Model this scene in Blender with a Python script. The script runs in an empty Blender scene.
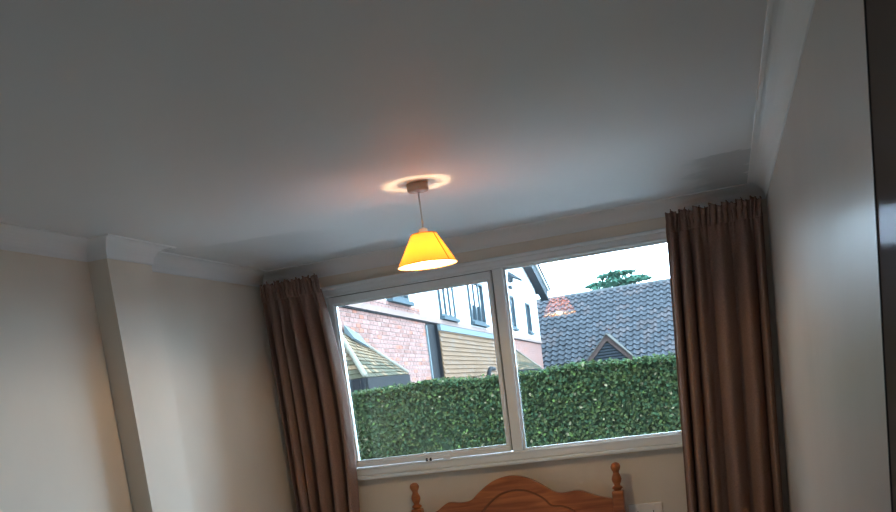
import bpy, math, random
import numpy as np
from mathutils import Vector, Matrix
random.seed(7)
rng = np.random.default_rng(11)
S = bpy.context.scene
COL = S.collection

# ------------------------------------------------------------------ camera
CAMZ = 1.62
ROT = np.array([[0.95124394, 0.28051196, -0.12824982],
                [-0.07639366, -0.1885772, -0.97908255],
                [-0.29882936, 0.94114382, -0.15795358]])   # rows: right, down, forward
FPX, PX, PY = 937.92, 448.0, 543.31
cd = bpy.data.cameras.new('camera')
cam = bpy.data.objects.new('camera', cd)
COL.objects.link(cam)
r_, d_, f_ = (Vector(v) for v in ROT)
M4 = Matrix((r_, -d_, -f_)).transposed().to_4x4()
M4.translation = (0, 0, CAMZ)
cam.matrix_world = M4
cd.sensor_width = 36.0
cd.lens = FPX / 896 * 36.0
cd.shift_y = (PY - 256) / 896
cd.clip_start = 0.02
cd.clip_end = 500
S.camera = cam

# ------------------------------------------------------------------ world (overcast sky) and exposure
w = bpy.data.worlds.new('overcast_sky')
S.world = w
w.use_nodes = True
bg = w.node_tree.nodes['Background']
bg.inputs[0].default_value = (0.62, 0.80, 1.0, 1)
bg.inputs[1].default_value = 22.0
S.view_settings.view_transform = 'Standard'
S.view_settings.look = 'None'
S.view_settings.exposure = 0.18
S.view_settings.gamma = 1.0
S.view_settings.use_curve_mapping = False

pd = bpy.data.lights.new('window_portal', 'AREA')
pd.shape = 'RECTANGLE'; pd.size = 1.95; pd.size_y = 1.0
pd.cycles.is_portal = True
po = bpy.data.objects.new('window_portal', pd)
COL.objects.link(po)
po.location = (-1.01, 4.70, CAMZ + 0.1)
po.rotation_euler = (math.radians(-90), 0, 0)      # shines towards -y, into the room

# ------------------------------------------------------------------ pixel helpers (a pixel gives a direction only)
def ray(x, y):
    return ROT.T @ np.array([(x - PX) / FPX, (y - PY) / FPX, 1.0])
def at_plane(x, y, axis, value):
    r = ray(x, y); p = r * (value / r[axis]); return Vector((p[0], p[1], p[2] + CAMZ))

# ------------------------------------------------------------------ materials
def mat(name, color=(.8, .8, .8), rough=.6, spec=.5, metal=0.0, noise=None, bump=None, ior=1.5, attr=None):
    """noise=(scale, amount, detail): mottles colour; bump=(scale, strength)."""
    m = bpy.data.materials.new(name); m.use_nodes = True
    nt = m.node_tree; b = nt.nodes['Principled BSDF']
    b.inputs['Base Color'].default_value = (*color, 1)
    b.inputs['Roughness'].default_value = rough
    b.inputs['Metallic'].default_value = metal
    b.inputs['IOR'].default_value = ior
    b.inputs['Specular IOR Level'].default_value = spec
    tc = nt.nodes.new('ShaderNodeTexCoord')
    src = None
    if noise:
        n = nt.nodes.new('ShaderNodeTexNoise'); n.inputs['Scale'].default_value = noise[0]
        n.inputs['Detail'].default_value = noise[2] if len(noise) > 2 else 4
        nt.links.new(tc.outputs['Object'], n.inputs['Vector'])
        r = nt.nodes.new('ShaderNodeValToRGB')
        a = noise[1]
        c0 = [max(0, c * (1 - a)) for c in color]; c1 = [min(1, c * (1 + a)) for c in color]
        r.color_ramp.elements[0].position = .3; r.color_ramp.elements[1].position = .7
        r.color_ramp.elements[0].color = (*c0, 1); r.color_ramp.elements[1].color = (*c1, 1)
        nt.links.new(n.outputs['Fac'], r.inputs['Fac'])
        src = r.outputs['Color']
    if attr:
        a_ = nt.nodes.new('ShaderNodeAttribute'); a_.attribute_name = attr
        if src:
            mx = nt.nodes.new('ShaderNodeMix'); mx.data_type = 'RGBA'; mx.blend_type = 'MULTIPLY'
            mx.inputs[0].default_value = 1
            nt.links.new(src, mx.inputs[6]); nt.links.new(a_.outputs['Color'], mx.inputs[7])
            src = mx.outputs[2]
        else:
            src = a_.outputs['Color']
    if src: nt.links.new(src, b.inputs['Base Color'])
    if bump:
        n2 = nt.nodes.new('ShaderNodeTexNoise'); n2.inputs['Scale'].default_value = bump[0]; n2.inputs['Detail'].default_value = 5
        nt.links.new(tc.outputs['Object'], n2.inputs['Vector'])
        bp = nt.nodes.new('ShaderNodeBump'); bp.inputs['Strength'].default_value = bump[1]; bp.inputs['Distance'].default_value = .01
        nt.links.new(n2.outputs['Fac'], bp.inputs['Height'])
        nt.links.new(bp.outputs['Normal'], b.inputs['Normal'])
    return m

MT = {}
MT['wall'] = mat('cream_wall_paint', (.82, .75, .66), .75, .3, noise=(3, .03), bump=(60, .05))
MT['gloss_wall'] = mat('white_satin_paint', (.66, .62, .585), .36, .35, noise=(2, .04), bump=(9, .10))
MT['coving'] = mat('white_coving_paint', (.84, .85, .86), .6, .3, bump=(80, .03))
MT['carpet'] = mat('pale_carpet', (.56, .53, .49), .95, .1, noise=(90, .2), bump=(300, .5))
MT['frame'] = mat('white_window_gloss', (.88, .92, .94), .28, .5, bump=(30, .02))
MT['gasket'] = mat('dark_gap', (.10, .11, .12), .7)
MT['curtain'] = mat('taupe_curtain_cloth', (.285, .185, .150), .85, .2, noise=(160, .12), bump=(420, .25))
MT['white_plastic'] = mat('white_plastic', (.92, .92, .92), .35, .5)
MT['brown_plastic'] = mat('aged_rose_plastic', (.45, .36, .31), .45, .5)
MT['cord'] = mat('lamp_cord', (.62, .60, .58), .5)
MT['mirror'] = bpy.data.materials.new('smoked_mirror'); MT['mirror'].use_nodes = True
def _mir(m):
    nt = m.node_tree; nt.nodes.clear(); o = nt.nodes.new('ShaderNodeOutputMaterial'); a = nt.nodes.new('ShaderNodeAddShader')
    d = nt.nodes.new('ShaderNodeBsdfDiffuse'); d.inputs[0].default_value = (.15, .120, .105, 1)
    g = nt.nodes.new('ShaderNodeBsdfGlossy'); g.inputs[0].default_value = (.030, .028, .030, 1); g.inputs['Roughness'].default_value = .10
    nt.links.new(d.outputs[0], a.inputs[0]); nt.links.new(g.outputs[0], a.inputs[1]); nt.links.new(a.outputs[0], o.inputs[0])
_mir(MT['mirror'])
MT['metal_dark'] = mat('dark_metal', (.05, .05, .055), .4, .5, metal=.6)

def wood_mat():
    m = bpy.data.materials.new('orange_pine'); m.use_nodes = True
    nt = m.node_tree; b = nt.nodes['Principled BSDF']
    tc = nt.nodes.new('ShaderNodeTexCoord'); mp = nt.nodes.new('ShaderNodeMapping')
    mp.inputs['Scale'].default_value = (1.2, 8, 14)
    nt.links.new(tc.outputs['Object'], mp.inputs['Vector'])
    n = nt.nodes.new('ShaderNodeTexNoise'); n.inputs['Scale'].default_value = 2.2; n.inputs['Detail'].default_value = 6; n.inputs['Distortion'].default_value = 1.4
    nt.links.new(mp.outputs['Vector'], n.inputs['Vector'])
    r = nt.nodes.new('ShaderNodeValToRGB')
    r.color_ramp.elements[0].position = .32; r.color_ramp.elements[0].color = (.25, .070, .019, 1)
    r.color_ramp.elements[1].position = .68; r.color_ramp.elements[1].color = (.50, .172, .055, 1)
    nt.links.new(n.outputs['Fac'], r.inputs['Fac']); nt.links.new(r.outputs['Color'], b.inputs['Base Color'])
    b.inputs['Roughness'].default_value = .32
    return m
MT['pine'] = wood_mat()
MT['pine_dark'] = mat('pine_groove', (.23, .078, .026), .45)

def ceiling_mat():
    m = bpy.data.materials.new('ceiling_paint'); m.use_nodes = True
    nt = m.node_tree; b = nt.nodes['Principled BSDF']; L = nt.links
    b.inputs['Roughness'].default_value = .55
    b.inputs['Specular IOR Level'].default_value = .35
    tc = nt.nodes.new('ShaderNodeTexCoord')
    nz = nt.nodes.new('ShaderNodeTexNoise'); nz.inputs['Scale'].default_value = 11; nz.inputs['Detail'].default_value = 5
    L.new(tc.outputs['Object'], nz.inputs['Vector'])
    sub = nt.nodes.new('ShaderNodeVectorMath'); sub.operation = 'SUBTRACT'; sub.inputs[1].default_value = (.5, .5, .5)
    L.new(nz.outputs['Color'], sub.inputs[0])
    sc = nt.nodes.new('ShaderNodeVectorMath'); sc.operation = 'SCALE'; sc.inputs['Scale'].default_value = .17
    L.new(sub.outputs[0], sc.inputs[0])
    ad = nt.nodes.new('ShaderNodeVectorMath'); ad.operation = 'ADD'
    L.new(tc.outputs['Object'], ad.inputs[0]); L.new(sc.outputs[0], ad.inputs[1])
    sep = nt.nodes.new('ShaderNodeSeparateXYZ'); L.new(ad.outputs[0], sep.inputs[0])
    def math_(op, a, bb, clamp=False):
        q = nt.nodes.new('ShaderNodeMath'); q.operation = op; q.use_clamp = clamp
        for i, v in enumerate((a, bb)):
            if isinstance(v, (int, float)): q.inputs[i].default_value = v
            else: L.new(v, q.inputs[i])
        return q.outputs[0]
    def ramp(v, lo, hi):
        q = nt.nodes.new('ShaderNodeMapRange'); q.inputs[1].default_value = lo; q.inputs[2].default_value = hi
        L.new(v, q.inputs[0]); return q.outputs[0]
    X, Y = sep.outputs[0], sep.outputs[1]
    # darker patch by the right-hand corner, with a ragged edge
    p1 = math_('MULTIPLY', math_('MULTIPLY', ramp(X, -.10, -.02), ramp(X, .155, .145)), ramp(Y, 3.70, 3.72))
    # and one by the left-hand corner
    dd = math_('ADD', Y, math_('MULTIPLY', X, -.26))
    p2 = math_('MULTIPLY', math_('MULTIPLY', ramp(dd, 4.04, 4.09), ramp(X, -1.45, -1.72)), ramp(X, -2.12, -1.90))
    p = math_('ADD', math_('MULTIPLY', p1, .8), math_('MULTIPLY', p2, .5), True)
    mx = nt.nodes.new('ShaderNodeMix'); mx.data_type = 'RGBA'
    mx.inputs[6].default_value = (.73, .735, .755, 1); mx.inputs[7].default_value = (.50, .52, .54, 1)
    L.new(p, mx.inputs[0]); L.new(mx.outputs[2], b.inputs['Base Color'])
    n3 = nt.nodes.new('ShaderNodeTexNoise'); n3.inputs['Scale'].default_value = 35; n3.inputs['Detail'].default_value = 4
    L.new(tc.outputs['Object'], n3.inputs['Vector'])
    bp = nt.nodes.new('ShaderNodeBump'); bp.inputs['Strength'].default_value = .06; bp.inputs['Distance'].default_value = .01
    L.new(n3.outputs['Fac'], bp.inputs['Height']); L.new(bp.outputs['Normal'], b.inputs['Normal'])
    return m
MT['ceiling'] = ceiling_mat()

def glass_mat():
    m = bpy.data.materials.new('window_glass'); m.use_nodes = True
    nt = m.node_tree; nt.nodes.clear(); L = nt.links
    o = nt.nodes.new('ShaderNodeOutputMaterial'); mx = nt.nodes.new('ShaderNodeMixShader')
    t = nt.nodes.new('ShaderNodeBsdfTransparent'); t.inputs[0].default_value = (.96, .985, .985, 1)
    g = nt.nodes.new('ShaderNodeBsdfGlossy'); g.inputs['Roughness'].default_value = .02
    fr = nt.nodes.new('ShaderNodeFresnel'); fr.inputs[0].default_value = 1.45
    L.new(fr.outputs[0], mx.inputs[0]); L.new(t.outputs[0], mx.inputs[1]); L.new(g.outputs[0], mx.inputs[2]); L.new(mx.outputs[0], o.inputs[0])
    return m
MT['glass'] = glass_mat()

def shade_mat():
    m = bpy.data.materials.new('orange_lampshade_cloth'); m.use_nodes = True
    nt = m.node_tree; nt.nodes.clear(); L = nt.links
    o = nt.nodes.new('ShaderNodeOutputMaterial'); mx = nt.nodes.new('ShaderNodeMixShader'); mx.inputs[0].default_value = .125
    d = nt.nodes.new('ShaderNodeBsdfDiffuse'); d.inputs[0].default_value = (.85, .62, .38, 1)
    t = nt.nodes.new('ShaderNodeBsdfTranslucent'); t.inputs[0].default_value = (.95, .27, .006, 1)
    L.new(d.outputs[0], mx.inputs[1]); L.new(t.outputs[0], mx.inputs[2]); L.new(mx.outputs[0], o.inputs[0])
    return m
MT['shade'] = shade_mat()
MT['shade_trim'] = mat('orange_shade_binding', (.55, .17, .02), .8)
def emit(name, c, s):
    m = bpy.data.materials.new(name); m.use_nodes = True
    nt = m.node_tree; nt.nodes.clear()
    o = nt.nodes.new('ShaderNodeOutputMaterial'); e = nt.nodes.new('ShaderNodeEmission')
    e.inputs[0].default_value = (*c, 1); e.inputs[1].default_value = s
    nt.links.new(e.outputs[0], o.inputs[0]); return m
def bulb_mat():
    m = bpy.data.materials.new('lit_clear_bulb'); m.use_nodes = True
    nt = m.node_tree; nt.nodes.clear(); o = nt.nodes.new('ShaderNodeOutputMaterial')
    a = nt.nodes.new('ShaderNodeAddShader'); t = nt.nodes.new('ShaderNodeBsdfTransparent'); e = nt.nodes.new('ShaderNodeEmission')
    e.inputs[0].default_value = (1, .75, .42, 1); e.inputs[1].default_value = 5
    nt.links.new(t.outputs[0], a.inputs[0]); nt.links.new(e.outputs[0], a.inputs[1]); nt.links.new(a.outputs[0], o.inputs[0]); return m
MT['bulb'] = bulb_mat()

# outdoors
MT['brick'] = mat('pink_brick', (1, 1, 1), .9, .08, noise=(8, .12), attr='tint')
MT['mortar'] = mat('pale_mortar', (0.1890, 0.1527, 0.1350), .95, .1, noise=(12, .1))
MT['render'] = mat('white_render', (0.3500, 0.3640, 0.3605), .9, .2, noise=(1.2, .03))
MT['buff_tile'] = mat('buff_clay_tile', (1, 1, 1), .85, .08, noise=(9, .15), attr='tint')
MT['grey_tile'] = mat('grey_roof_tile', (1, 1, 1), .8, .08, noise=(5, .15), attr='tint')
MT['moss_tile'] = mat('mossy_tile', (1, 1, 1), .9, .08, noise=(9, .25), attr='tint')
MT['slate_dark'] = mat('dark_fascia', (.0055, .0065, .008), .8, .06)
MT['lead'] = mat('lead_flashing', (0.0660, 0.0825, 0.0880), .8, .06)
MT['timber'] = mat('brown_bargeboard', (0.0425, 0.0290, 0.0260), .8, .06, noise=(6, .2))
MT['slat'] = mat('dark_louvre', (0.0140, 0.0170, 0.0210), .8, .06)
MT['soffit'] = mat('grey_bargeboard', (0.0190, 0.0250, 0.0300), .8, .06)
MT['dark_glass'] = mat('dark_window_pane', (.012, .016, .02), .15, .08)
MT['grey_frame'] = mat('grey_window_frame', (0.0300, 0.0425, 0.0500), .8, .06)
MT['pale_strip'] = mat('white_pane_strip', (.85, .88, .90), .8)
MT['leaf'] = mat('hedge_leaf', (1, 1, 1), .70, .04, attr='tint')
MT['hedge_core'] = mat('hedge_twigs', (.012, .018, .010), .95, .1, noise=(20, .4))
MT['bark'] = mat('grey_bark', (.12, .10, .08), .9, bump=(20, .5))
MT['grass'] = mat('grey_gravel', (.30, .295, .29), .95, .1, noise=(40, .3), bump=(60, .6))

# ------------------------------------------------------------------ mesh builder
class MB:
    def __init__(s): s.v = []; s.f = []; s.t = []; s.sm = []
    def add(s, vs, fs, tint=None, smooth=False):
        n = len(s.v); s.v += [tuple(v) for v in vs]
        for q in fs: s.f.append([i + n for i in q]); s.t.append(tint); s.sm.append(smooth)
    def box(s, x0, x1, y0, y1, z0, z1, tint=None):
        x0, x1 = sorted((x0, x1)); y0, y1 = sorted((y0, y1)); z0, z1 = sorted((z0, z1))
        s.add([(x0, y0, z0), (x1, y0, z0), (x1, y1, z0), (x0, y1, z0), (x0, y0, z1), (x1, y0, z1), (x1, y1, z1), (x0, y1, z1)],
              [(0, 3, 2, 1), (4, 5, 6, 7), (0, 1, 5, 4), (1, 2, 6, 5), (2, 3, 7, 6), (3, 0, 4, 7)], tint)
    def hexa(s, p, tint=None):      # 8 corners, bottom ring then top ring
        s.add(p, [(0, 3, 2, 1), (4, 5, 6, 7), (0, 1, 5, 4), (1, 2, 6, 5), (2, 3, 7, 6), (3, 0, 4, 7)], tint)
    def prism(s, poly, vec, tint=None, smooth=False):   # poly: 3-D ring, vec: extrusion
        n = len(poly); v = Vector(vec)
        a = [Vector(p) for p in poly]; b = [p + v for p in a]
        s.add(a + b, [tuple(range(n - 1, -1, -1)), tuple(range(n, 2 * n))], tint)
        s.add(a + b, [(i, (i + 1) % n, n + (i + 1) % n, n + i) for i in range(n)], tint, smooth)
    def lathe(s, c, prof, n=24, tint=None, closed=True):  # prof: (r, z) list
        vs = []; fs = []
        for r, z in prof:
            for k in range(n):
                a = 2 * math.pi * k / n
                vs.append((c[0] + r * math.cos(a), c[1] + r * math.sin(a), c[2] + z))
        for i in range(len(prof) - 1):
            for k in range(n):
                k2 = (k + 1) % n
                fs.append((i * n + k, i * n + k2, (i + 1) * n + k2, (i + 1) * n + k))
        if closed:
            fs.append(tuple(range(n - 1, -1, -1))); fs.append(tuple((len(prof) - 1) * n + k for k in range(n)))
        s.add(vs, fs, tint, True)
    def tube(s, pts, r, n=8, tint=None):
        pts = [Vector(p) for p in pts]; vs = []; fs = []
        for i, p in enumerate(pts):
            d = (pts[min(i + 1, len(pts) - 1)] - pts[max(i - 1, 0)]).normalized()
            a = d.orthogonal() if i == 0 else (prev - d * prev.dot(d)); a.normalize(); prev = a
            b = d.cross(a); rr = r[i] if isinstance(r, (list, tuple)) else r
            for k in range(n):
                t = 2 * math.pi * k / n
                vs.append(p + rr * (math.cos(t) * a + math.sin(t) * b))
        for i in range(len(pts) - 1):
            for k in range(n):
                k2 = (k + 1) % n
                fs.append((i * n + k, i * n + k2, (i + 1) * n + k2, (i + 1) * n + k))
        fs.append(tuple(range(n - 1, -1, -1))); fs.append(tuple((len(pts) - 1) * n + k for k in range(n)))
        s.add(vs, fs, tint, True)
    def build(s, name, m, parent=None, bevel=0, origin=None):
        me = bpy.data.meshes.new(name)
        vs = s.v
        if origin is not None:
            vs = [(v[0] - origin[0], v[1] - origin[1], v[2] - origin[2]) for v in vs]
        me.from_pydata(vs, [], s.f); me.materials.append(m)
        me.polygons.foreach_set('use_smooth', s.sm)
        if any(t is not None for t in s.t):
            ca = me.color_attributes.new('tint', 'FLOAT_COLOR', 'CORNER')
            buf = []
            for q, t in zip(s.f, s.t): buf += [*(t or (1, 1, 1)), 1.0] * len(q)
            ca.data.foreach_set('color', buf)
        me.update()
        o = bpy.data.objects.new(name, me); COL.objects.link(o)
        if origin is not None: o.location = origin
        if parent is not None:
            o.parent = parent; o.matrix_parent_inverse = parent.matrix_world.inverted() if parent.type != 'EMPTY' else Matrix.Translation(-Vector(parent.location))
            if parent.type != 'EMPTY': o.matrix_parent_inverse = Matrix.Identity(4)
        if bevel:
            bm = o.modifiers.new('bevel', 'BEVEL'); bm.width = bevel; bm.segments = 2; bm.limit_method = 'ANGLE'
        return o
def empty(name, loc, label=None, cat=None, group=None, kind=None):
    o = bpy.data.objects.new(name, None); COL.objects.link(o); o.location = loc; o.empty_display_size = .1
    return tag(o, label, cat, group, kind)
def tag(o, label=None, cat=None, group=None, kind=None):
    for k, v in (('label', label), ('category', cat), ('group', group), ('kind', kind)):
        if v: o[k] = v
    return o
def struct(name, mb, m, label=None, cat=None, bevel=0):
    return tag(mb.build(name, m, bevel=bevel), label, cat, kind='structure')
def box_obj(name, m, parent, *a, bevel=0):
    b = MB(); b.box(*a); return b.build(name, m, parent, bevel)

# ------------------------------------------------------------------ room shell
XL, XR, YW, YB = -2.235, 0.213, 4.5, -1.5
ZC = CAMZ + 0.71
WX0, WX1 = -1.932, -0.098          # window opening
WZ0, WZ1 = CAMZ - 0.372, CAMZ + 0.588
b = MB(); b.box(XL - .1, XR + .1, YB - .1, YW + .3, -.1, 0); struct('floor', b, MT['carpet'], 'pale carpeted bedroom floor', 'floor')
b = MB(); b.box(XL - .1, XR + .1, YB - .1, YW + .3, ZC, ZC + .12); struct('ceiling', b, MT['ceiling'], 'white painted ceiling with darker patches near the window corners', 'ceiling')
b = MB()
b.box(XL, WX0, YW, YW + .09, 0, ZC); b.box(WX1, XR, YW, YW + .09, 0, ZC)
b.box(WX0, WX1, YW, YW + .09, 0, WZ0); b.box(WX0, WX1, YW, YW + .09, WZ1, ZC)
struct('wall_window', b, MT['wall'], 'cream wall around the wide window', 'wall')
b = MB(); b.box(XL - .12, XL, YB, YW + .09, 0, ZC); struct('wall_left', b, MT['wall'], 'cream wall left of the curtains', 'wall')
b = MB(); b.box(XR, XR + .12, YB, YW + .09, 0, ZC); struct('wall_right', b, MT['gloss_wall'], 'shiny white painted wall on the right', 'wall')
b = MB(); b.box(XL, XR, YB - .12, YB, 0, ZC); struct('wall_back', b, MT['wall'], 'cream wall behind the viewer', 'wall')
PXF, PY0, PY1 = -2.150, 3.10, 3.385
b = MB(); b.box(XL, PXF, PY0, PY1, 0, ZC); struct('wall_pier', b, MT['wall'], 'narrow boxed pier standing out from the left wall', 'wall')

def coving(name, path, label, size=.066):
    """path: plan polyline along the wall foot of the coving; room lies to the right of travel."""
    H = size; prof = [(0, 0), (.004, 0)]
    for k in range(9):
        a = math.pi / 2 * k / 8
        prof.append((H - (H - .006) * math.cos(a), .004 + (H - .0055) * math.sin(a)))
    prof += [(H, H - .005), (H + .010, H - .005), (H + .012, H), (0, H)]
    P = [Vector((*p, 0)) for p in path]; rings = []
    for i, p in enumerate(P):
        ns = []
        if i > 0: d = (P[i] - P[i - 1]).normalized(); ns.append(Vector((d.y, -d.x, 0)))
        if i < len(P) - 1: d = (P[i + 1] - P[i]).normalized(); ns.append(Vector((d.y, -d.x, 0)))
        n = sum(ns, Vector()); n = n / (n.dot(ns[0]))
        rings.append([(p + n * o) + Vector((0, 0, ZC - H + z)) for o, z in prof])
    b = MB(); m = len(prof)
    b.add([v for r in rings for v in r], [(i * m + k, i * m + (k + 1) % m, (i + 1) * m + (k + 1) % m, (i + 1) * m + k) for i in range(len(P) - 1) for k in range(m)])
    b.add(rings[0], [tuple(range(m))]); b.add(rings[-1], [tuple(range(m - 1, -1, -1))])
    return struct(name, b, MT['coving'], label, 'coving')
e = .001
coving('trim_1', [(XL, YB), (XL, PY0), (PXF, PY0), (PXF, PY1), (XL, PY1), (XL, YW)], 'white coving along the left wall stepping round the pier')
coving('trim_2', [(XL, YW), (XR, YW)], 'white coving above the window and curtains')
coving('trim_3', [(XR, YW), (XR, YB)], 'white coving along the right wall')

# ------------------------------------------------------------------ window
win = empty('window_1', (-1.015, YW, WZ0), 'wide white two-light window with a casement on the left', 'window', kind='structure')
Z = lambda z: CAMZ + z
fy0, fy1 = YW - .012, YW + .07
GL = dict(x0=-1.858, x1=-1.056, z0=-.297, z1=.501)      # casement glass
GR = dict(x0=-.970, x1=-.150, z0=-.317, z1=.532)        # fixed glass
F = MT['frame']
box_obj('frame_head', F, win, WX0, WX1, fy0, fy1, Z(.543), Z(.588), bevel=.004)
box_obj('frame_bottom', F, win, WX0, WX1, fy0, fy1, Z(-.368), Z(-.327), bevel=.004)
box_obj('frame_jamb', F, win, WX0, WX0 + .045, fy0 + .001, fy1 - .001, Z(-.327), Z(.543), bevel=.004)
box_obj('frame_jamb', F, win, WX1 - .050, WX1, fy0 + .001, fy1 - .001, Z(-.327), Z(.543), bevel=.004)
box_obj('mullion', F, win, -1.035, -.982, fy0 + .001, fy1 - .001, Z(-.327), Z(.543), bevel=.006)
# glazing beads of the fixed light
b = MB()
b.box(-.982, -.148, YW + .012, YW + .03, Z(-.327), Z(-.316)); b.box(-.982, -.148, YW + .012, YW + .03, Z(.533), Z(.543))
b.box(-.982, -.973, YW + .012, YW + .03, Z(-.327), Z(.543)); b.box(-.158, -.148, YW + .012, YW + .03, Z(-.327), Z(.543))
b.build('glazing_bead', F, win, .002)
# casement sash, set slightly proud, with a dark joint all round
sash = MB(); sx0, sx1, sz0, sz1 = WX0 + .050, -1.040, -.315, .536; sy0, sy1 = YW - .020, YW + .045
sash.box(sx0, sx1, sy0, sy1, Z(sz0 - .008), Z(GL['z0'])); sash.box(sx0, sx1, sy0, sy1, Z(GL['z1'] + .0), Z(sz1))
sash.box(sx0, GL['x0'], sy0 + .0005, sy1, Z(GL['z0']), Z(GL['z1'])); sash.box(GL['x1'], sx1, sy0 + .0005, sy1, Z(GL['z0']), Z(GL['z1']))
so = sash.build('sash', F, win, .003)
b = MB()
for a in ((sx0 - .005, sx0, Z(sz0 - .004), Z(sz1 + .005)), (sx1, sx1 + .005, Z(sz0 - .004), Z(sz1 + .005)), (sx0, sx1, Z(sz0 - .004), Z(sz0)), (sx0, sx1, Z(sz1), Z(sz1 + .005))):
    b.box(a[0], a[1], YW + .004, YW + .03, a[2], a[3])
b.build('joint_gap', MT['gasket'], so)
b = MB(); g = GL
b.box(g['x0'], g['x1'], YW - .006, YW + .012, Z(g['z0']), Z(g['z0'] + .010)); b.box(g['x0'], g['x1'], YW - .006, YW + .012, Z(g['z1'] - .010), Z(g['z1']))
b.box(g['x0'], g['x0'] + .008, YW - .006, YW + .012, Z(g['z0']), Z(g['z1'])); b.box(g['x1'] - .008, g['x1'], YW - .006, YW + .012, Z(g['z0']), Z(g['z1']))
b.build('glazing_bead', F, so, .002)
b = MB()
for yy in (YW + .014, YW + .030): b.box(g['x0'] - .004, g['x1'] + .004, yy, yy + .004, Z(g['z0'] - .004), Z(g['z1'] + .004))
b.build('pane', MT['glass'], win)
b = MB()
for yy in (YW + .032, YW + .048):      # the fixed light leans very slightly outwards at the top
    t_ = .434 * math.tan(math.radians(1.2))
    b.hexa([(-.981, yy - t_, Z(-.326)), (-.150, yy - t_, Z(-.326)), (-.150, yy - t_ + .004, Z(-.326)), (-.981, yy - t_ + .004, Z(-.326)), (-.981, yy + t_, Z(.542)), (-.150, yy + t_, Z(.542)), (-.150, yy + t_ + .004, Z(.542)), (-.981, yy + t_ + .004, Z(.542))])
b.build('pane', MT['glass'], win)
# stepped architrave round the head and left jamb
b = MB()
b.box(WX0 - .004, WX1 + .004, YW - .026, YW - .0005, Z(.576), Z(.594))
b.box(WX0 - .010, WX0 + .010, YW - .018, YW - .0005, Z(-.37), Z(.594)); b.box(WX1 - .010, WX1 + .010, YW - .018, YW - .0005, Z(-.37), Z(.594))
b.build('architrave', F, win, .006)
b = MB()
b.box(WX0 + .034, WX1 - .038, fy0 - .009, fy0 + .001, Z(.541), Z(.553)); b.box(WX0 + .034, WX1 - .038, fy0 - .009, fy0 + .001, Z(-.337), Z(-.325))
b.build('frame_lip', F, win, .0045)
b = MB(); b.box(WX0 - .04, WX1 + .04, YW - .052, YW + .05, Z(-.386), Z(-.3685)); b.build('sill', F, win, .005)
# casement stay with its pegs
st = MB(); st.box(-1.470, -1.350, sy0 - .012, sy0 + .001, Z(-.322), Z(-.312)); st.box(-1.385, -1.350, sy0 - .014, sy0, Z(-.325), Z(-.308))
sto = st.build('casement_stay', MT['white_plastic'], win, .002)
b = MB()
for x in (-1.472, -1.452): b.lathe((x, sy0 - .010, Z(-.326)), [(.007, 0), (.007, .008), (.005, .016)], 10)
b.build('stay_peg', MT['metal_dark'], sto)

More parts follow.
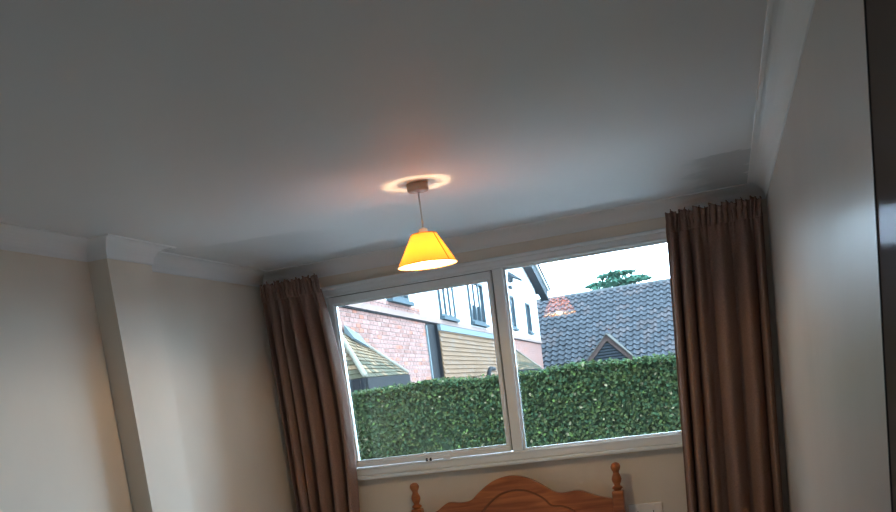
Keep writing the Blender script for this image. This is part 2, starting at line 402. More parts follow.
# ------------------------------------------------------------------ curtains
def curtain(name, x0t, x1t, x0b, x1b, nfold, seed, label, edge=None):
    rs = random.Random(seed)
    cx = (x0t + x1t) / 2
    root = empty(name, (cx, 4.38, .04), label, 'curtain', 'pair of taupe curtains')
    zt, zb = CAMZ + .642, .04
    nu, nv = 26 * nfold, 64
    ph = [rs.uniform(-.5, .5) for _ in range(nfold + 2)]
    am = [rs.uniform(.6, 1.15) for _ in range(nfold + 2)]
    kn = np.cumsum([0] + [rs.uniform(.5, 1.6) for _ in range(nfold)]); kn = kn / kn[-1] * nfold
    def surf(s, z, head):
        # s 0..1 across the cloth; t 0 (top) .. 1 (bottom)
        t = (zt - z) / (zt - zb)
        u = np.interp(s * nfold, kn, np.arange(nfold + 1))
        k = min(int(u), nfold - 1); fu = u - k
        a = am[k] * (1 - fu) + am[k + 1] * fu
        drift = .35 * math.sin(2.2 * t + ph[k] * 3)
        grow = min(1, .25 + t * 5.5)
        phase = 2 * math.pi * (u + .12 * drift)
        fold = .040 * a * grow * (math.sin(phase) + .28 * math.sin(2 * phase + 1 + ph[k] * 2))
        pleat = .010 * math.sin(2 * math.pi * u * 2.5 + ph[k]) + .006 * math.sin(2 * math.pi * u * 5.3)
        hw = max(0, 1 - abs(t) / .07)
        x = (x0t + (x1t - x0t) * s) * (1 - t) + (x0b + (x1b - x0b) * s) * t
        x += .010 * a * grow * math.cos(phase) * min(1, 6 * min(s, 1 - s) + .15)
        if edge: x += edge(s, t)
        y = 4.385 + fold * (1 - .5 * hw) + pleat * hw
        return (x, y, z)
    def skin(zs, off=0.0):
        b = MB(); vs = []; fs = []
        for z in zs:
            for i in range(nu + 1):
                x, y, zz = surf(i / nu, z, False); vs.append((x, y + off, zz))
        n = nu + 1
        for j in range(len(zs) - 1):
            for i in range(nu): fs.append((j * n + i, j * n + i + 1, (j + 1) * n + i + 1, (j + 1) * n + i))
        b.add(vs, fs, None, True); return b
    zh = zt - .068
    zs = [zh - (zh - zb) * (j / nv) ** 1.25 for j in range(nv + 1)]
    d = skin(zs, .004).build('drape', MT['curtain'], root)
    # gathered heading: pinched bulges above the tape line
    b = MB(); vs = []; fs = []; nz = 12
    npl = nfold * 3 + 1
    for j in range(nz + 1):
        q = j / nz
        for i in range(nu + 1):
            s = i / nu; x, y, z = surf(s, zt - .085 * q, True)
            p = 2 * math.pi * npl * (s + .012 * math.sin(9 * s + seed))
            pin = .30 + .70 * (math.cos(1.5 * math.pi * q) ** 2)          # bulge at top and bottom, pinched between
            y2 = y - .006 + .0170 * pin * (math.sin(p) + .35 * math.sin(1.7 * p + seed)) * (1 - .35 * q)
            x2 = x + .006 * math.cos(p * 1.0 + 1) * (1 - q)
            vs.append((x2, y2, z + (.006 * math.sin(p * .37 + seed) + .007 * math.sin(p)) * (1 - q) ** 2))
    n = nu + 1
    for j in range(nz):
        for i in range(nu): fs.append((j * n + i, j * n + i + 1, (j + 1) * n + i + 1, (j + 1) * n + i))
    b.add(vs, fs, None, True)
    h = b.build('gathered_heading', MT['curtain'], root)
    for o in (d, h):
        so_ = o.modifiers.new('cloth', 'SOLIDIFY'); so_.thickness = .003
    tr = box_obj('curtain_track', MT['white_plastic'], root, min(x0t, x1t) + .03, max(x0t, x1t) - .06, 4.44, 4.4999, zt - .045, zt - .02)
    return root
curtain('curtain', -2.195, -1.880, -2.185, -1.850, 5, 3, 'taupe brown gathered curtain hanging beside the cream left wall',
        edge=lambda s, t: (.045 * s * math.sin(math.pi * min(1, t * 1.7)) + .0 * t))
curtain('curtain', -.215, .185, -.245, .180, 6, 5, 'taupe brown gathered curtain hanging against the shiny right wall')

# ------------------------------------------------------------------ pendant lamp
LX, LY = -.963, 3.215
lamp = empty('pendant_lamp', (LX, LY, ZC), 'pendant lamp with glowing yellow-orange tapered shade hanging from the ceiling', 'lamp')
b = MB(); b.lathe((LX, LY, ZC), [(.037, -.0002), (.037, -.022), (.034, -.026), (.014, -.025), (.008, -.029), (.004, -.030)], 28); b.build('ceiling_rose', MT['brown_plastic'], lamp)
zt_s, zb_s = CAMZ + .542, CAMZ + .4395
b = MB(); b.tube([(LX, LY, ZC - .03), (LX + .001, LY, ZC - .09), (LX, LY, zt_s + .01)], .0028, 8); b.build('flex', MT['cord'], lamp)
b = MB(); b.lathe((LX, LY, zt_s), [(.006, .022), (.015, .018), (.016, -.02), (.0215, -.024), (.0215, -.035)], 18); b.build('lamp_holder', MT['white_plastic'], lamp)
sh = MB(); vs = []; n = 64
prof = [(.044 + .0585 * k / 4, zt_s + (zb_s - zt_s) * k / 4) for k in range(5)]
for r, z in prof:
    for k in range(n): a = 2 * math.pi * k / n; vs.append((LX + r * math.cos(a), LY + r * math.sin(a), z))
sh.add(vs, [(i * n + k, i * n + (k + 1) % n, (i + 1) * n + (k + 1) % n, (i + 1) * n + k) for i in range(4) for k in range(n)], None, True)
sho = sh.build('shade', MT['shade'], lamp)
def ring(r, z, t): return [(LX + r * math.cos(2 * math.pi * k / 48), LY + r * math.sin(2 * math.pi * k / 48), z) for k in range(49)]
b = MB(); b.tube(ring(.0445, zt_s, 0), .0016, 6); b.build('top_binding', MT['shade_trim'], sho)
b = MB(); b.tube(ring(.1030, zb_s, 0), .0016, 6); b.build('bottom_binding', MT['shade_trim'], sho)
ang = math.radians(-26)
b = MB(); b.tube([(LX + (r + .0008) * math.cos(ang), LY + (r + .0008) * math.sin(ang), z) for r, z in prof], .0016, 6); b.build('side_seam', MT['shade_trim'], sho)
b = MB()
for k in range(3):
    a = 2 * math.pi * k / 3 + .4
    b.tube([(LX + .018 * math.cos(a), LY + .018 * math.sin(a), zt_s - .022), (LX + .0435 * math.cos(a), LY + .0435 * math.sin(a), zt_s - .002)], .0014, 6)
b.tube([(LX + .020 * math.cos(2 * math.pi * k / 24), LY + .020 * math.sin(2 * math.pi * k / 24), zt_s - .022) for k in range(25)], .002, 6)
n_ = 40
b.add([(LX + r * math.cos(2 * math.pi * k / n_), LY + r * math.sin(2 * math.pi * k / n_), zt_s - .001) for r in (.041, .0440) for k in range(n_)], [(k, (k + 1) % n_, n_ + (k + 1) % n_, n_ + k) for k in range(n_)])
b.build('shade_carrier', MT['white_plastic'], sho)
BZ = zt_s - .088
b = MB(); b.lathe((LX, LY, BZ), [(.011, .034), (.013, .026), (.019, .016), (.0225, .004), (.0225, -.006), (.018, -.016), (.009, -.0225), (.001, -.024)], 24)
bulb = b.build('bulb', MT['bulb'], lamp)
b = MB(); b.lathe((LX, LY, BZ), [(.012, .074), (.013, .040), (.011, .033)], 16); b.build('bulb_cap', MT['brown_plastic'], lamp)
ld = bpy.data.lights.new('bulb_light', 'POINT'); ld.energy = 8.5; ld.color = (1, .70, .38); ld.shadow_soft_size = .013
lo = bpy.data.objects.new('bulb_light', ld); COL.objects.link(lo); lo.location = (0, 0, BZ - ZC); lo.parent = lamp

# ------------------------------------------------------------------ pine bed (only the headboard rises into view)
HX0, HX1, HY = -1.533, -.537, 4.40
bed = empty('pine_bed', ((HX0 + HX1) / 2, HY, 0), 'varnished orange pine bed head with arched top and turned finials below the window', 'bed')
out = [(-1.43, -.574), (-1.373, -.534), (-1.35, -.534), (-1.305, -.542), (-1.249, -.538), (-1.208, -.501), (-1.148, -.458), (-1.092, -.437), (-1.03, -.431), (-.962, -.448), (-.901, -.482), (-.850, -.522), (-.814, -.539), (-.771, -.538), (-.724, -.531), (-.681, -.547), (-.641, -.568), (-.576, -.585)]
def smooth(pts, n=3):
    for _ in range(n):
        q = [pts[0]]
        for a, c in zip(pts, pts[1:]): q += [(.75 * a[0] + .25 * c[0], .75 * a[1] + .25 * c[1]), (.25 * a[0] + .75 * c[0], .25 * a[1] + .75 * c[1])]
        pts = q + [pts[-1]]
    return pts
top = smooth([(-1.512, -.592), (-1.47, -.588)] + out + [(-.558, -.588)], 2)
ring_ = [(x, HY - .014, Z(z)) for x, z in top] + [(HX1 - .02, HY - .014, .45), (HX0 + .02, HY - .014, .45)]
b = MB(); b.prism(ring_, (0, .028, 0)); hb = b.build('headboard', MT['pine'], bed, .008)
cxh = (HX0 + HX1) / 2
arch = smooth([(-1.40, -.80), (-1.36, -.66), (-1.27, -.60), (-1.20, -.600), (-1.165, -.563), (-1.105, -.516), (-1.030, -.500), (-.955, -.513), (-.885, -.556), (-.855, -.60), (-.79, -.60), (-.71, -.66), (-.67, -.80)], 2)
b = MB(); b.tube([(x, HY - .014, Z(z)) for x, z in arch], .005, 8); b.build('panel_moulding', MT['pine_dark'], hb)
for hx in (HX0, HX1):
    b = MB(); b.box(hx - .026, hx + .026, HY - .026, HY + .026, 0, Z(-.552)); po_ = b.build('post', MT['pine'], bed, .006)
    zt = Z(-.419)
    pr = [(.001, 0), (.010, -.002), (.018, -.008), (.0225, -.018), (.0225, -.026), (.018, -.037), (.0145, -.043), (.0135, -.050), (.016, -.058), (.0205, -.068), (.0225, -.080), (.0200, -.092), (.0140, -.104), (.0135, -.110), (.020, -.114), (.024, -.119), (.024, -.124), (.017, -.128), (.019, -.134)]
    b = MB(); b.lathe((hx, HY, zt), [(r * 1.03, z) for r, z in pr][::-1], 24); b.build('finial', MT['pine'], po_)
for hx in (HX0, HX1):
    box_obj('side_rail', MT['pine'], bed, hx - .014, hx + .014, 2.46, HY - .026, .24, .38, bevel=.005)
    box_obj('foot_post', MT['pine'], bed, hx - .026, hx + .026, 2.41, 2.462, 0, .62, bevel=.006)
box_obj('footboard', MT['pine'], bed, HX0 + .026, HX1 - .026, 2.422, 2.45, .24, .58, bevel=.005)
box_obj('mattress', mat('white_bedding', (.86, .88, .90), .9, noise=(5, .05)), bed, HX0 + .02, HX1 - .02, 2.47, HY - .03, .30, .56, bevel=.04)

# ------------------------------------------------------------------ double socket on the window wall
sk = empty('wall_socket', (-.405, YW, Z(-.69)), 'white double switched socket plate beside the bed head', 'socket')
SX0, SX1, SZ1 = -.505, -.348, Z(-.6375)
SZ0 = SZ1 - .086
box_obj('plate', MT['white_plastic'], sk, SX0, SX1, YW - .011, YW - .0003, SZ0, SZ1, bevel=.003)
for x in (SX0 + .042, SX1 - .042):
    box_obj('rocker_switch', MT['white_plastic'], sk, x - .007, x + .007, YW - .0145, YW - .0105, SZ1 - .030, SZ1 - .008, bevel=.002)
    for dx, dz, ww, hh in ((0, -.040, .004, .009), (-.011, -.062, .008, .004), (.011, -.062, .008, .004)):
        box_obj('pin_slot', MT['gasket'], sk, x + dx - ww / 2, x + dx + ww / 2, YW - .0113, YW - .0105, SZ1 + dz - hh / 2, SZ1 + dz + hh / 2)

# ------------------------------------------------------------------ dark tinted mirror panel on the right-hand wall
MY = at_plane(878, 240, 0, XR - .010).y
mr = empty('wall_mirror', (XR, .6, .05), 'tall dark tinted mirror panel fixed to the right wall, reflecting the window', 'mirror')
box_obj('glass_sheet', MT['mirror'], mr, XR - .010, XR - .0005, -.30, MY - .006, .06, ZC - .08)
box_obj('edge_strip', MT['metal_dark'], mr, XR - .012, XR - .0005, MY - .006, MY, .06, ZC - .08)

# ================================================================== OUTDOORS
b = MB(); b.box(-60, 60, -60, 140, -.45, -.25); struct('ground', b, MT['grass'], 'grey gravel ground outside the window', 'ground')

PAV = mat('pale_paving_slab', (.64, .63, .61), .9, .2, noise=(5, .08))
bounce_patio = empty('bounce_patio', (-1.4, 6.2, -.25), 'unseen pale paving added to bounce daylight, between the window and the hedge', 'bounce_patio', kind='structure')  # unseen pale slabs added to bounce daylight up onto the ceiling
sm_ = None
for i in range(10):
    for j in range(5):
        if sm_ is None:
            q = MB(); q.box(-.295, .295, -.295, .295, 0, .05); so_ = q.build('paving_slab', PAV, bounce_patio, 0); sm_ = so_.data
        else:
            so_ = bpy.data.objects.new('paving_slab', sm_); COL.objects.link(so_); so_.parent = bounce_patio
        so_.matrix_parent_inverse = Matrix.Identity(4)
        so_.location = (-2.7 + i * .6, -1.1 + j * .6, 0)
# ---- hedge
hedge = empty('clipped_hedge', (-1.1, 8.3, -.25), 'long clipped green hedge outside the window below the houses', 'hedge')
HYF = 7.9
def htop(x): return CAMZ + .052 - (x + .43) * .017 + .012 * math.sin(x * 4.1) + .008 * math.sin(x * 9.7 + 1)
HTOP = CAMZ + .06
ct = lambda x: CAMZ + .052 - (x + .43) * .017 - .03
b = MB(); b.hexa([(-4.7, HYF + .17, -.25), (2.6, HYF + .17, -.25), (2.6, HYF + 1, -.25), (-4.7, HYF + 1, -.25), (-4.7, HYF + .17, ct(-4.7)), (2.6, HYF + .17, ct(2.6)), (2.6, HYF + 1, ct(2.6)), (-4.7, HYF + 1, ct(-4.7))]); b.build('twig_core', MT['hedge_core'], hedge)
def leaves(name, n, fn, size, parent, m, pal):
    """fn(k) -> (position, outward normal). Each leaf: folded pair of quads."""
    vs = np.zeros((n * 6, 3)); tint = np.zeros((n, 3))
    for k in range(n):
        p, nr = fn(k)
        nr = nr + rng.normal(0, .55, 3); nr /= np.linalg.norm(nr)
        t = rng.normal(0, 1, 3); t -= nr * t.dot(nr); t /= np.linalg.norm(t); s = np.cross(nr, t)
        L_ = size * rng.uniform(.7, 1.3); W_ = L_ * .30; f = nr * L_ * .10
        vs[k * 6:k * 6 + 6] = [p - t * L_ * .5, p - s * W_ + f - t * .05 * L_, p + t * L_ * .18 - s * W_ * .8 + f, p + t * L_ * .5, p + t * L_ * .18 + s * W_ * .8 + f, p + s * W_ + f - t * .05 * L_]
        tint[k] = pal(p)
    base = np.arange(n)[:, None] * 6
    f1 = base + np.array([[0, 1, 2, 3]]); f2 = base + np.array([[0, 3, 4, 5]])
    faces = np.concatenate([f1, f2], 1).reshape(-1, 4)
    me = bpy.data.meshes.new(name)
    me.from_pydata(vs.tolist(), [], faces.tolist()); me.materials.append(m)
    ca = me.color_attributes.new('tint', 'FLOAT_COLOR', 'CORNER')
    col = np.ones((n, 8, 4)); col[:, :, :3] = tint[:, None, :]
    ca.data.foreach_set('color', col.ravel())
    o = bpy.data.objects.new(name, me); COL.objects.link(o); o.parent = parent
    o.matrix_parent_inverse = Matrix.Translation(-Vector(parent.location)); o['kind'] = 'stuff'
    return o
def hpal(p):
    v = rng.uniform(.45, 1.45); g = rng.uniform(0, 1)
    c = np.array([0.0075, 0.0170, 0.0081]) * (1 - g) + np.array([0.0180, 0.0205, 0.0063]) * g
    if rng.uniform() < .06: c = np.array([.024, .038, .010])
    if rng.uniform() < .02: c = np.array([.07, .06, .035])
    return c * v
def hbump(x, z): return .05 * math.sin(x * 2.3 + z * 1.1) + .035 * math.sin(x * 5.1 - z * 4.3) + .02 * math.sin(x * 11 + z * 9)
def hf(k):
    x = rng.uniform(-4.7, 2.6); z = htop(x) - 1.45 * rng.uniform() ** 1.15
    return np.array([x, HYF + .08 + hbump(x, z) * .6 + abs(rng.normal(0, .05)) + max(0, .06 - (htop(x) - z)) * .8, z + rng.normal(0, .008)]), np.array([0, -1, .45])
leaves('face_leaves', 62000, hf, .034, hedge, MT['leaf'], hpal)
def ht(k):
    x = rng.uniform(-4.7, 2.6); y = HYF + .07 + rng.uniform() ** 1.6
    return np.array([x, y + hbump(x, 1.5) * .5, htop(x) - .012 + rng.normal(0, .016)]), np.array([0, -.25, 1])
leaves('top_leaves', 18000, ht, .036, hedge, MT['leaf'], lambda p: hpal(p) * np.array([1.35, 1.5, 1.5]))  # lighter tint paints sky light onto the hedge top

# ---- house with brick ground floor and white upper storey; facade recedes to the right
P0 = np.array([-5.57868, 14.0]); FD = np.array([-.07273, .99735]); ND = np.array([FD[1], -FD[0]])   # ND points to the lawn
def fw(u, d, z): p = P0 + FD * u + ND * d; return (p[0], p[1], CAMZ + z)       # facade coords -> world
def fbox(b, u0, u1, d0, d1, z0, z1, tint=None):
    b.hexa([fw(u0, d0, z0), fw(u0, d1, z0), fw(u1, d1, z0), fw(u1, d0, z0), fw(u0, d0, z1), fw(u0, d1, z1), fw(u1, d1, z1), fw(u1, d0, z1)], tint)
def fpx(x, y):
    r = ray(x, y); t = (P0 @ ND) / (r[0] * ND[0] + r[1] * ND[1]); p = r * t
    return float((p[:2] - P0) @ FD), float(p[2])
house = empty('neighbour_house', fw(12, -3, -CAMZ - .25 + CAMZ * 0), 'white rendered house with pink brick ground floor beyond the hedge', 'house')
U0, U1 = -2.5, 26.2
GZ = -CAMZ - .25
def roofz(u): return 4.62 - (u - 22.7) * .178          # underside of the verge
b = MB()
poly = [fw(U0, 0, 1.52), fw(U1, 0, 1.52), fw(U1, 0, roofz(U1)), fw(U0, 0, roofz(U0))]
b.prism(poly, Vector((-ND[0] * 7, -ND[1] * 7, 0))); b.build('rendered_wall', MT['render'], house)
b = MB(); fbox(b, U0, U1, -7, -.012, GZ, 1.52); b.build('ground_floor_wall', MT['mortar'], house)
def brickwork(b, u0, u1, z0, z1, d):
    rows = int(round((z1 - z0) / .075))
    for j in range(rows):
        z = z0 + j * .075; off = 0 if j % 2 else .1125
        u = u0 - off
        while u < u1:
            a0, a1 = max(u0, u), min(u1, u + .213)
            if a1 - a0 > .03:
                v = rng.uniform(.82, 1.1); g = rng.uniform()
                c = (0.1498, 0.0839, 0.0724) if g < .72 else ((0.1275, 0.0649, 0.0536) if g < .9 else (0.1849, 0.0704, 0.0485))
                fbox(b, a0, a1, -.02, d + rng.uniform(-.002, .002), z, z + .063, tuple(np.array(c) * v))
            u += .225
b = MB(); brickwork(b, -2.0, 5.2, -.30, 1.50, 0); brickwork(b, 5.2, U1, -.3, .3, 0); brickwork(b, 14.7, U1, .3, 1.50, 0); brickwork(b, -2.0, 4.82, 1.60, 1.75, .02)
tag(b.build('brickwork', MT['brick'], house), kind='stuff')
b = MB(); fbox(b, -2.0, U1, -.02, .055, 1.50, 1.60); b.build('string_course', mat('brick_string_course', (0.0910, 0.0552, 0.0462), .9, noise=(9, .2)), house)
b = MB(); fbox(b, -2.0, U1, -.02, .035, 1.475, 1.50); b.build('painted_string_shadow', MT['slate_dark'], house)  # near-black strip painting the shadow under the string course
# tile-hung panel with lead flashing, dark slot beside it
TU0, TU1 = 5.95, 14.7
b = MB(); fbox(b, TU0, TU1, -.02, .09, -.4, 1.46); b.build('tile_backing', MT['slate_dark'], house)
b = MB(); row = 0; z = 1.30
while z > -.42:
    u = TU0 - (.0825 if row % 2 else 0)
    while u < TU1:
        a0, a1 = max(TU0, u), min(TU1, u + .160)
        if a1 - a0 > .03:
            c = np.array([0.0920, 0.0543, 0.0311]) * rng.uniform(.82, 1.12)
            if rng.uniform() < .12: c = np.array([0.0900, 0.0650, 0.0490])
            dz = rng.uniform(-.003, .003)
            b.hexa([fw(a0, .09, z + dz), fw(a0, .128, z + dz), fw(a1, .128, z + dz), fw(a1, .09, z + dz), fw(a0, .09, z + .098), fw(a0, .105, z + .098), fw(a1, .105, z + .098), fw(a1, .09, z + .098)], tuple(c))
        u += .165
    z -= .099; row += 1
tag(b.build('hung_tiles', MT['buff_tile'], house), kind='stuff')
b = MB(); fbox(b, TU0, TU1, .08, .15, 1.33, 1.46); b.build('lead_flashing', MT['lead'], house)
b = MB(); fbox(b, 5.20, 5.95, -.02, .02, .30, 1.46); so1 = b.build('dark_slot', MT['slate_dark'], house)  # near-black strip left of the hung tiles
b = MB(); fbox(b, 5.12, 5.20, -.02, .03, .30, 1.42); fbox(b, 5.12, 6.0, -.02, .10, .22, .30); b.build('slot_frame', MT['lead'], so1)
# upper windows
def hwin(u0, u1, z0, z1, lights, pale_strip):
    b = MB(); fbox(b, u0, u1, -.02, .004, z0, z1); wo = b.build('window', MT['dark_glass'], house)
    fr = .07
    b = MB()
    fbox(b, u0 - .02, u1 + .02, 0, .05, z0, z0 + fr); fbox(b, u0 - .02, u1 + .02, 0, .05, z1 - fr, z1)
    for k in range(lights + 1):
        u = u0 + (u1 - u0 - fr) * k / lights; fbox(b, u, u + fr, 0, .052, z0, z1)
    b.build('window_frame', MT['grey_frame'], wo)
    b = MB(); fbox(b, u0 - .08, u1 + .12, 0, .12, z0 - .07, z0); b.build('window_sill', MT['grey_frame'], wo)
    lw = (u1 - u0) / lights
    for k in range(lights):
        if pale_strip[k]:
            b = MB(); fbox(b, u0 + lw * k + .12, u0 + lw * (k + 1) - .08, .004, .010, z0 + (z1 - z0) * pale_strip[k], z1 - .1); b.build('pane_strip', MT['pale_strip'], wo)  # white strip laid over part of the pane
hwin(2.45, 3.85, 1.80, 2.95, 3, (0, 1 - .98, 0))
hwin(6.75, 8.35, 1.68, 2.85, 3, (.02, .05, .05))
hwin(10.45, 12.6, 1.72, 2.85, 3, (.42, .42, 0))
hwin(17.3, 18.9, 1.85, 2.95, 2, (0, 0))
hwin(22.2, 23.3, 1.85, 2.95, 1, (0,))
b = MB()
fbox(b, 18.3, 18.75, 0, .12, 3.42, 3.62); b.add([fw(18.3, 0, 3.62), fw(18.3, .5, 3.40), fw(19.2, .35, 3.45), fw(19.2, 0, 3.62), fw(18.6, 0, 3.80)], [(0, 1, 4), (1, 2, 4), (2, 3, 4), (0, 3, 2, 1), (0, 4, 3)])
b.build('security_light', MT['soffit'], house)
b = MB(); fbox(b, 18.2, 18.6, 0, .1, 3.18, 3.26); b.build('light_bracket', MT['soffit'], house)
# verge: bargeboard and tiled roof edge
def verge(b, u0, u1, d0, d1, za, zb):
    b.hexa([fw(u0, d0, roofz(u0) + za), fw(u0, d1, roofz(u0) + za), fw(u1, d1, roofz(u1) + za), fw(u1, d0, roofz(u1) + za),
            fw(u0, d0, roofz(u0) + zb), fw(u0, d1, roofz(u0) + zb), fw(u1, d1, roofz(u1) + zb), fw(u1, d0, roofz(u1) + zb)])
b = MB(); verge(b, U0, 28.0, -7.2, .30, .0, .16); b.build('roof', MT['slate_dark'], house)
b = MB(); verge(b, U0, 28.0, .02, .34, -.30, .10); b.build('bargeboard', MT['soffit'], house)
b = MB(); verge(b, U0, 28.4, .34, .40, .10, .20); b.build('white_verge_strip', MT['render'], house)
b = MB(); verge(b, U0, 28.5, .30, .44, .20, .30); b.build('verge_tiles', MT['soffit'], house)
# bent flue pipe in front of the tiles
p = fpx(469, 379); q = fpx(471, 373); s_ = fpx(475.5, 371.5)
b = MB(); b.tube([fw(p[0], .5, p[1] - .5), fw(p[0], .5, p[1]), fw(q[0] - .1, .5, q[1] - .01), fw(q[0] + .15, .5, q[1] + .05), fw(s_[0], .5, s_[1])], .055, 8); b.build('flue_pipe', MT['slate_dark'], house)

# ---- hipped porch roofs against the house
def tilted(b, A, B, T2, T1, gauge, w, pal, lift=.02):
    """plain tiles on the quad A-B (eave) T2-T1 (top)."""
    A, B, T1, T2 = (Vector(v) for v in (A, B, T1, T2))
    nrm = (B - A).cross(T1 - A).normalized()
    if nrm.z < 0: nrm = -nrm
    Ls = max((T1 - A).length, (T2 - B).length); rows = max(2, int(Ls / gauge))
    for j in range(rows):
        t0, t1 = j / rows, (j + 1.12) / rows
        a0, b0 = A.lerp(T1, t0), B.lerp(T2, t0); a1, b1 = A.lerp(T1, min(1, t1)), B.lerp(T2, min(1, t1))
        n = max(1, int((b0 - a0).length / w))
        for k in range(n):
            s0, s1 = (k + .03 + (.5 if j % 2 else 0)) / n, (k + .97 + (.5 if j % 2 else 0)) / n
            s0, s1 = min(s0, 1), min(s1, 1)
            if s1 - s0 < .1 / n: continue
            p0, p1, p2, p3 = a0.lerp(b0, s0), a0.lerp(b0, s1), a1.lerp(b1, s1), a1.lerp(b1, s0)
            h = lift * random.uniform(.8, 1.4)
            b.hexa([p0, p1, p2, p3, p0 + nrm * h, p1 + nrm * h, p2 + nrm * h * .2, p3 + nrm * h * .2], pal(t0))
def porch(name, A, B, T2, T1, lft, label, fas_h):
    root = empty(name, (A[0], A[1], -.25), label, 'porch')
    def pal(t):
        c = np.array([0.1029, 0.0688, 0.0391]) if random.random() < .7 else np.array([0.0735, 0.0568, 0.0361])
        if t < .3 and random.random() < .75: c = np.array([0.0372, 0.0351, 0.0216])
        return tuple(c * random.uniform(.8, 1.15))
    b = MB(); V = Vector
    b.add([A, B, T2, T1, lft], [(0, 1, 2, 3), (4, 0, 3)]); b.build('roof_boards', MT['timber'], root)
    b = MB(); tilted(b, A, B, T2, T1, .105, .17, pal); tag(b.build('roof_tiles', MT['moss_tile'], root), kind='stuff')
    b = MB(); tilted(b, lft, A, V(T1) + V((-.02, .02, 0)), V(T1), .105, .17, pal); tag(b.build('side_tiles', MT['moss_tile'], root), kind='stuff')
    b = MB(); b.tube([V(A) + V((0, 0, .03)), V(T1) + V((0, 0, .03))], .045, 6); b.build('hip_tiles', mat('hip_tile', (0.1000, 0.0925, 0.0700), .9, noise=(8, .25)), root)
    b = MB(); b.tube([V(B) + V((0, 0, .03)), V(T2) + V((0, 0, .03))], .035, 6); b.build('edge_tiles', mat('edge_tile', (0.0850, 0.0775, 0.0600), .9, noise=(8, .25)), root)
    dn = V((0, 0, -fas_h)); o_ = V((ND[0], ND[1], 0)) * .02
    for n_, a, c in (('fascia', A, B), ('fascia', lft, A)):
        a, c = V(a), V(c); t = V(((c - a).y, -(c - a).x, 0)).normalized() * .03
        b = MB(); b.hexa([a + dn, c + dn, c + dn + t, a + dn + t, a, c, c + t, a + t]); b.build(n_, MT['slate_dark'], root)
    for q in (V(A), V(B)):
        q = q + (V(lft) - V(A)).normalized() * .12
        b = MB(); b.box(q.x - .05, q.x + .05, q.y - .05, q.y + .05, -.25, q.z - .01); b.build('post', MT['slate_dark'], root)
    return root
def pxy(x, y, Y): v = at_plane(x, y, 1, Y); return tuple(v)
A = pxy(365.6, 378, 12.4); B = pxy(408, 374.5, 14.77)
u, z = fpx(333, 328); T1 = fw(u, 0.02, z); u, z = fpx(357, 342); T2 = fw(u, .02, z)
pa = np.array(A[:2]); dd = (pa - P0) @ ND; LF = (pa[0] - ND[0] * dd, pa[1] - ND[1] * dd, A[2])
pr1 = porch('porch_roof', A, B, T2, T1, LF, 'small mossy hip-roofed porch with dark fascia at the brick house', .17)
c0 = Vector(T1).lerp(Vector(T2), .35); c1 = Vector(T1).lerp(Vector(T2), 1.0)
dn = Vector((ND[0], ND[1], 0)); b = MB()
b.hexa([c0 + dn * .02, c1 + dn * .02, c1 + dn * .14 + Vector((0, 0, -.12)), c0 + dn * .14 + Vector((0, 0, -.12)), c0 + dn * .03 + Vector((0, 0, .12)), c1 + dn * .03 + Vector((0, 0, .12)), c1 + dn * .17 + Vector((0, 0, -.10)), c0 + dn * .17 + Vector((0, 0, -.10))])
b.build('lead_flashing', MT['lead'], pr1)
A = pxy(497, 371, 27.5); B = pxy(541, 368.5, 31.5)
u, z = fpx(505, 345); T1 = fw(u - .8, .02, z); u, z = fpx(515, 351); T2 = fw(u, .02, z)
pa = np.array(A[:2]); dd = (pa - P0) @ ND; LF = (pa[0] - ND[0] * dd, pa[1] - ND[1] * dd, A[2])
porch('porch_roof', A, B, T2, T1, LF, 'low mossy lean-to roof at the far corner of the brick house', .2)

# ---- large grey tiled roof with small gablet
barn = empty('tiled_roof_house', (-3, 44, -.25), 'low house under a large grey pantiled roof with a small louvred gablet', 'house')
RX0, RX1, RY, RZ, EY = -9.6, 5.5, 46.0, CAMZ + .0813 * 46, 41.2
EZ = RZ - (RY - EY) * .95
b = MB()
b.add([(RX0, RY, RZ), (RX1, RY, RZ), (RX1, EY, EZ), (RX0, EY, EZ), (RX0, RY + 4.8, EZ), (RX1, RY + 4.8, EZ)], [(0, 3, 2, 1), (0, 1, 5, 4), (0, 4, 3), (1, 2, 5), (3, 4, 5, 2)])
b.build('roof_boards', MT['slate_dark'], barn)
box_obj('wall', MT['mortar'], barn, RX0 + .3, RX1 - .3, EY + .4, RY + 4.4, -.25, EZ + .05)
sl = Vector((0, EY - RY, EZ - RZ)); SL = sl.length; sl.normalize(); nr = Vector((0, -(-sl.z), 0)); nr = Vector((0, sl.z, -sl.y)).normalized()
if nr.z < 0: nr = -nr
b = MB(); bo = MB(); TW, G = .305, .31
prof = [(0, .02), (.22, .0), (.42, .012), (.56, .075), (.72, .115), (.88, .075), (1.04, .018)]
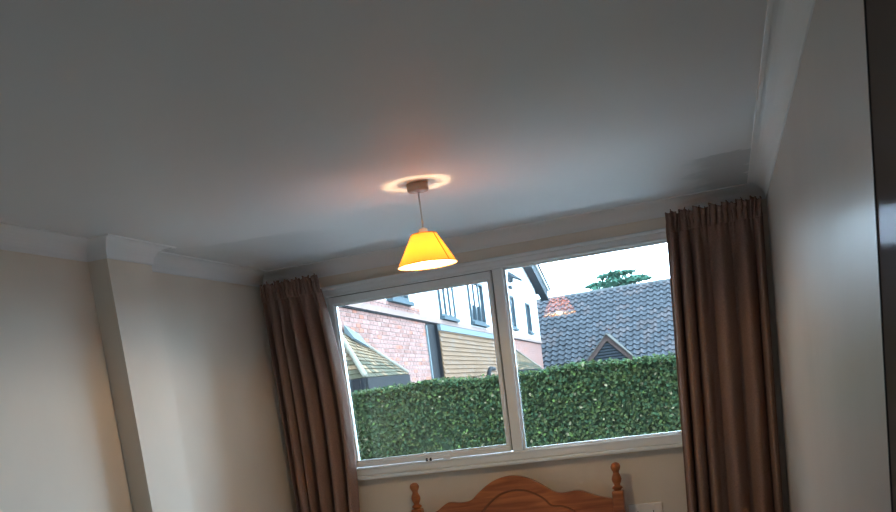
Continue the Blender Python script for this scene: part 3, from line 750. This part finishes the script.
for j in range(int(SL / G)):
    for k in range(int((RX1 - RX0) / TW)):
        x = RX0 + k * TW; h0 = random.uniform(-.006, .006)
        if x + TW < -9.0: continue
        top_ = Vector((0, RY, RZ)) + sl * (j * G); bot = Vector((0, RY, RZ)) + sl * ((j + 1.1) * G)
        g = random.random(); v = random.uniform(.85, 1.15)
        xo = -8.42 + .0
        orange = False
        c = np.array([0.0276, 0.0306, 0.0358]) * v if g < .8 else np.array([0.0386, 0.0359, 0.0388]) * v
        if orange: c = np.array([.23, .105, .072]) * v if random.random() < .85 else np.array([.22, .17, .15])
        vs = []
        for s, h in prof: vs.append(Vector((x + s * TW, 0, 0)) + top_ + nr * (h * .8 + .005 + h0))
        for s, h in prof: vs.append(Vector((x + s * TW, 0, 0)) + bot + nr * (h + .06 + h0))
        for s, h in prof: vs.append(Vector((x + s * TW, 0, 0)) + bot + nr * .0)
        m = len(prof); fs = [(i, i + 1, m + i + 1, m + i) for i in range(m - 1)] + [(m + i, m + i + 1, 2 * m + i + 1, 2 * m + i) for i in range(m - 1)]
        (bo if orange else b).add(vs, fs, tuple(c), False)
tag(b.build('grey_pantiles', MT['grey_tile'], barn), kind='stuff')
rb = MB()
for k in range(int((RX1 - RX0) / .45)):
    x = RX0 + k * .45
    pts = [(x + dx, RY + math.cos(a) * .13 * s, RZ - .03 + math.sin(a) * .13 * s) for dx, s in ((0, 1.12), (.47, 1.0)) for a in (0, .6, 1.2, 1.95, 2.55, 3.14)]
    g = random.uniform(.8, 1.1)
    rb.add(pts, [(i, i + 1, 7 + i, 6 + i) for i in range(5)], tuple(np.array([0.0425, 0.0450, 0.0480]) * g))
tag(rb.build('ridge_tiles', MT['grey_tile'], barn), kind='stuff')
# gablet: bargeboards, louvre slats, little roof behind
GY = 42.0
ap = Vector(pxy(606, 334.5, GY)); gl = Vector(pxy(586, 362.5, GY)); gr = Vector(pxy(634, 357.5, GY))
zb = min(gl.z, gr.z) - .5
gl = ap + (gl - ap) * ((ap.z - zb) / (ap.z - gl.z)); gr = ap + (gr - ap) * ((ap.z - zb) / (ap.z - gr.z))
for e_, s in ((gl, -1), (gr, 1)):
    d = (e_ - ap).normalized(); nn = Vector((-d.z, 0, d.x)) * (1 if s > 0 else -1)
    if nn.z < 0: nn = -nn
    b = MB(); a0, a1 = ap + Vector((0, 0, 0)), e_ + d * .15
    wv = Vector((0, 0, -.26))
    b.hexa([a0 + wv, a1 + wv, a1 + wv + Vector((0, .1, 0)), a0 + wv + Vector((0, .1, 0)), a0, a1, a1 + Vector((0, .1, 0)), a0 + Vector((0, .1, 0))]); b.build('bargeboard', MT['timber'], barn)
    b = MB(); back = Vector((0, 5.0, 0))
    up = Vector((0, 0, .05)); y_ = Vector((0, -.12, 0))
    ev = a1
    b.hexa([a0 + y_, ev + y_, ev + back * .25, a0 + back * .55, a0 + y_ + up, ev + y_ + up, ev + back * .25 + up, a0 + back * .55 + up], (0.0500, 0.0475, 0.0425)); b.build('gablet_roof', MT['moss_tile'], barn)
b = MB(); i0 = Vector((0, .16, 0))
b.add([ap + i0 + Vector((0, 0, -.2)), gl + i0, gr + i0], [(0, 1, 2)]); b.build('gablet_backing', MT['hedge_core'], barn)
hgt = ap.z - .42 - zb; k = 0; z = zb + .05
while z < ap.z - .45:
    f = (ap.z - .30 - z) / (ap.z - zb)
    xl, xr = ap.x + (gl.x - ap.x) * f, ap.x + (gr.x - ap.x) * f
    b = MB(); b.hexa([(xl, GY + .06, z), (xr, GY + .06, z), (xr, GY + .14, z + .02), (xl, GY + .14, z + .02), (xl, GY + .08, z + .085), (xr, GY + .08, z + .085), (xr, GY + .15, z + .105), (xl, GY + .15, z + .105)])
    b.build('louvre_slat', MT['slat'], barn); z += .125

# ---- spreading tree behind the grey roof
TY = 66.0; tc_ = at_plane(617, 284, 1, TY)
tree = empty('cedar_tree', (tc_.x, TY, -.25), 'flat-topped spreading green tree showing above the grey roof', 'tree')
tb = MB(); base = Vector((tc_.x, TY, -.25)); topz = at_plane(617, 268, 1, TY).z
tb.tube([base, base + Vector((.1, 0, 4)), Vector((tc_.x, TY, topz - .4))], [.35, .25, .05], 8); tb.build('trunk', MT['bark'], tree)
br = []; bb = MB()
for (x, y, r, th) in ((600, 283.5, .75, .22), (592, 286.5, .45, .15), (609, 277, .8, .28), (616, 273.5, .85, .25), (624, 272, .8, .18), (628, 279, .9, .26), (637, 277, .65, .18), (640, 280.5, .8, .14), (646, 279, .4, .08), (612, 283, .9, .26), (622, 283.5, .8, .25), (606, 289, .9, .3), (632, 287, .9, .3)):
    c = at_plane(x, y, 1, TY); c.y += random.uniform(-.8, .8); br.append((c, r, th))
    bb.tube([(tc_.x, TY, c.z - .45), ((tc_.x + c.x) / 2, (TY + c.y) / 2, c.z - .15), c], [.07, .05, .02], 6)
bb.build('branches', MT['bark'], tree)
def tf(k):
    c, r, th = br[rng.integers(len(br))]
    a = rng.uniform(0, 2 * math.pi); q = math.sqrt(rng.uniform()) * r
    return np.array([c.x + q * math.cos(a), c.y + q * math.sin(a), c.z + rng.normal(0, th * .55) * (1 - .6 * q / r)]), np.array([0, -.3, 1])
leaves('foliage', 2600, tf, .26, tree, MT['leaf'], lambda p: np.array([0.0200, 0.0525, 0.0360]) * rng.uniform(.7, 1.4))
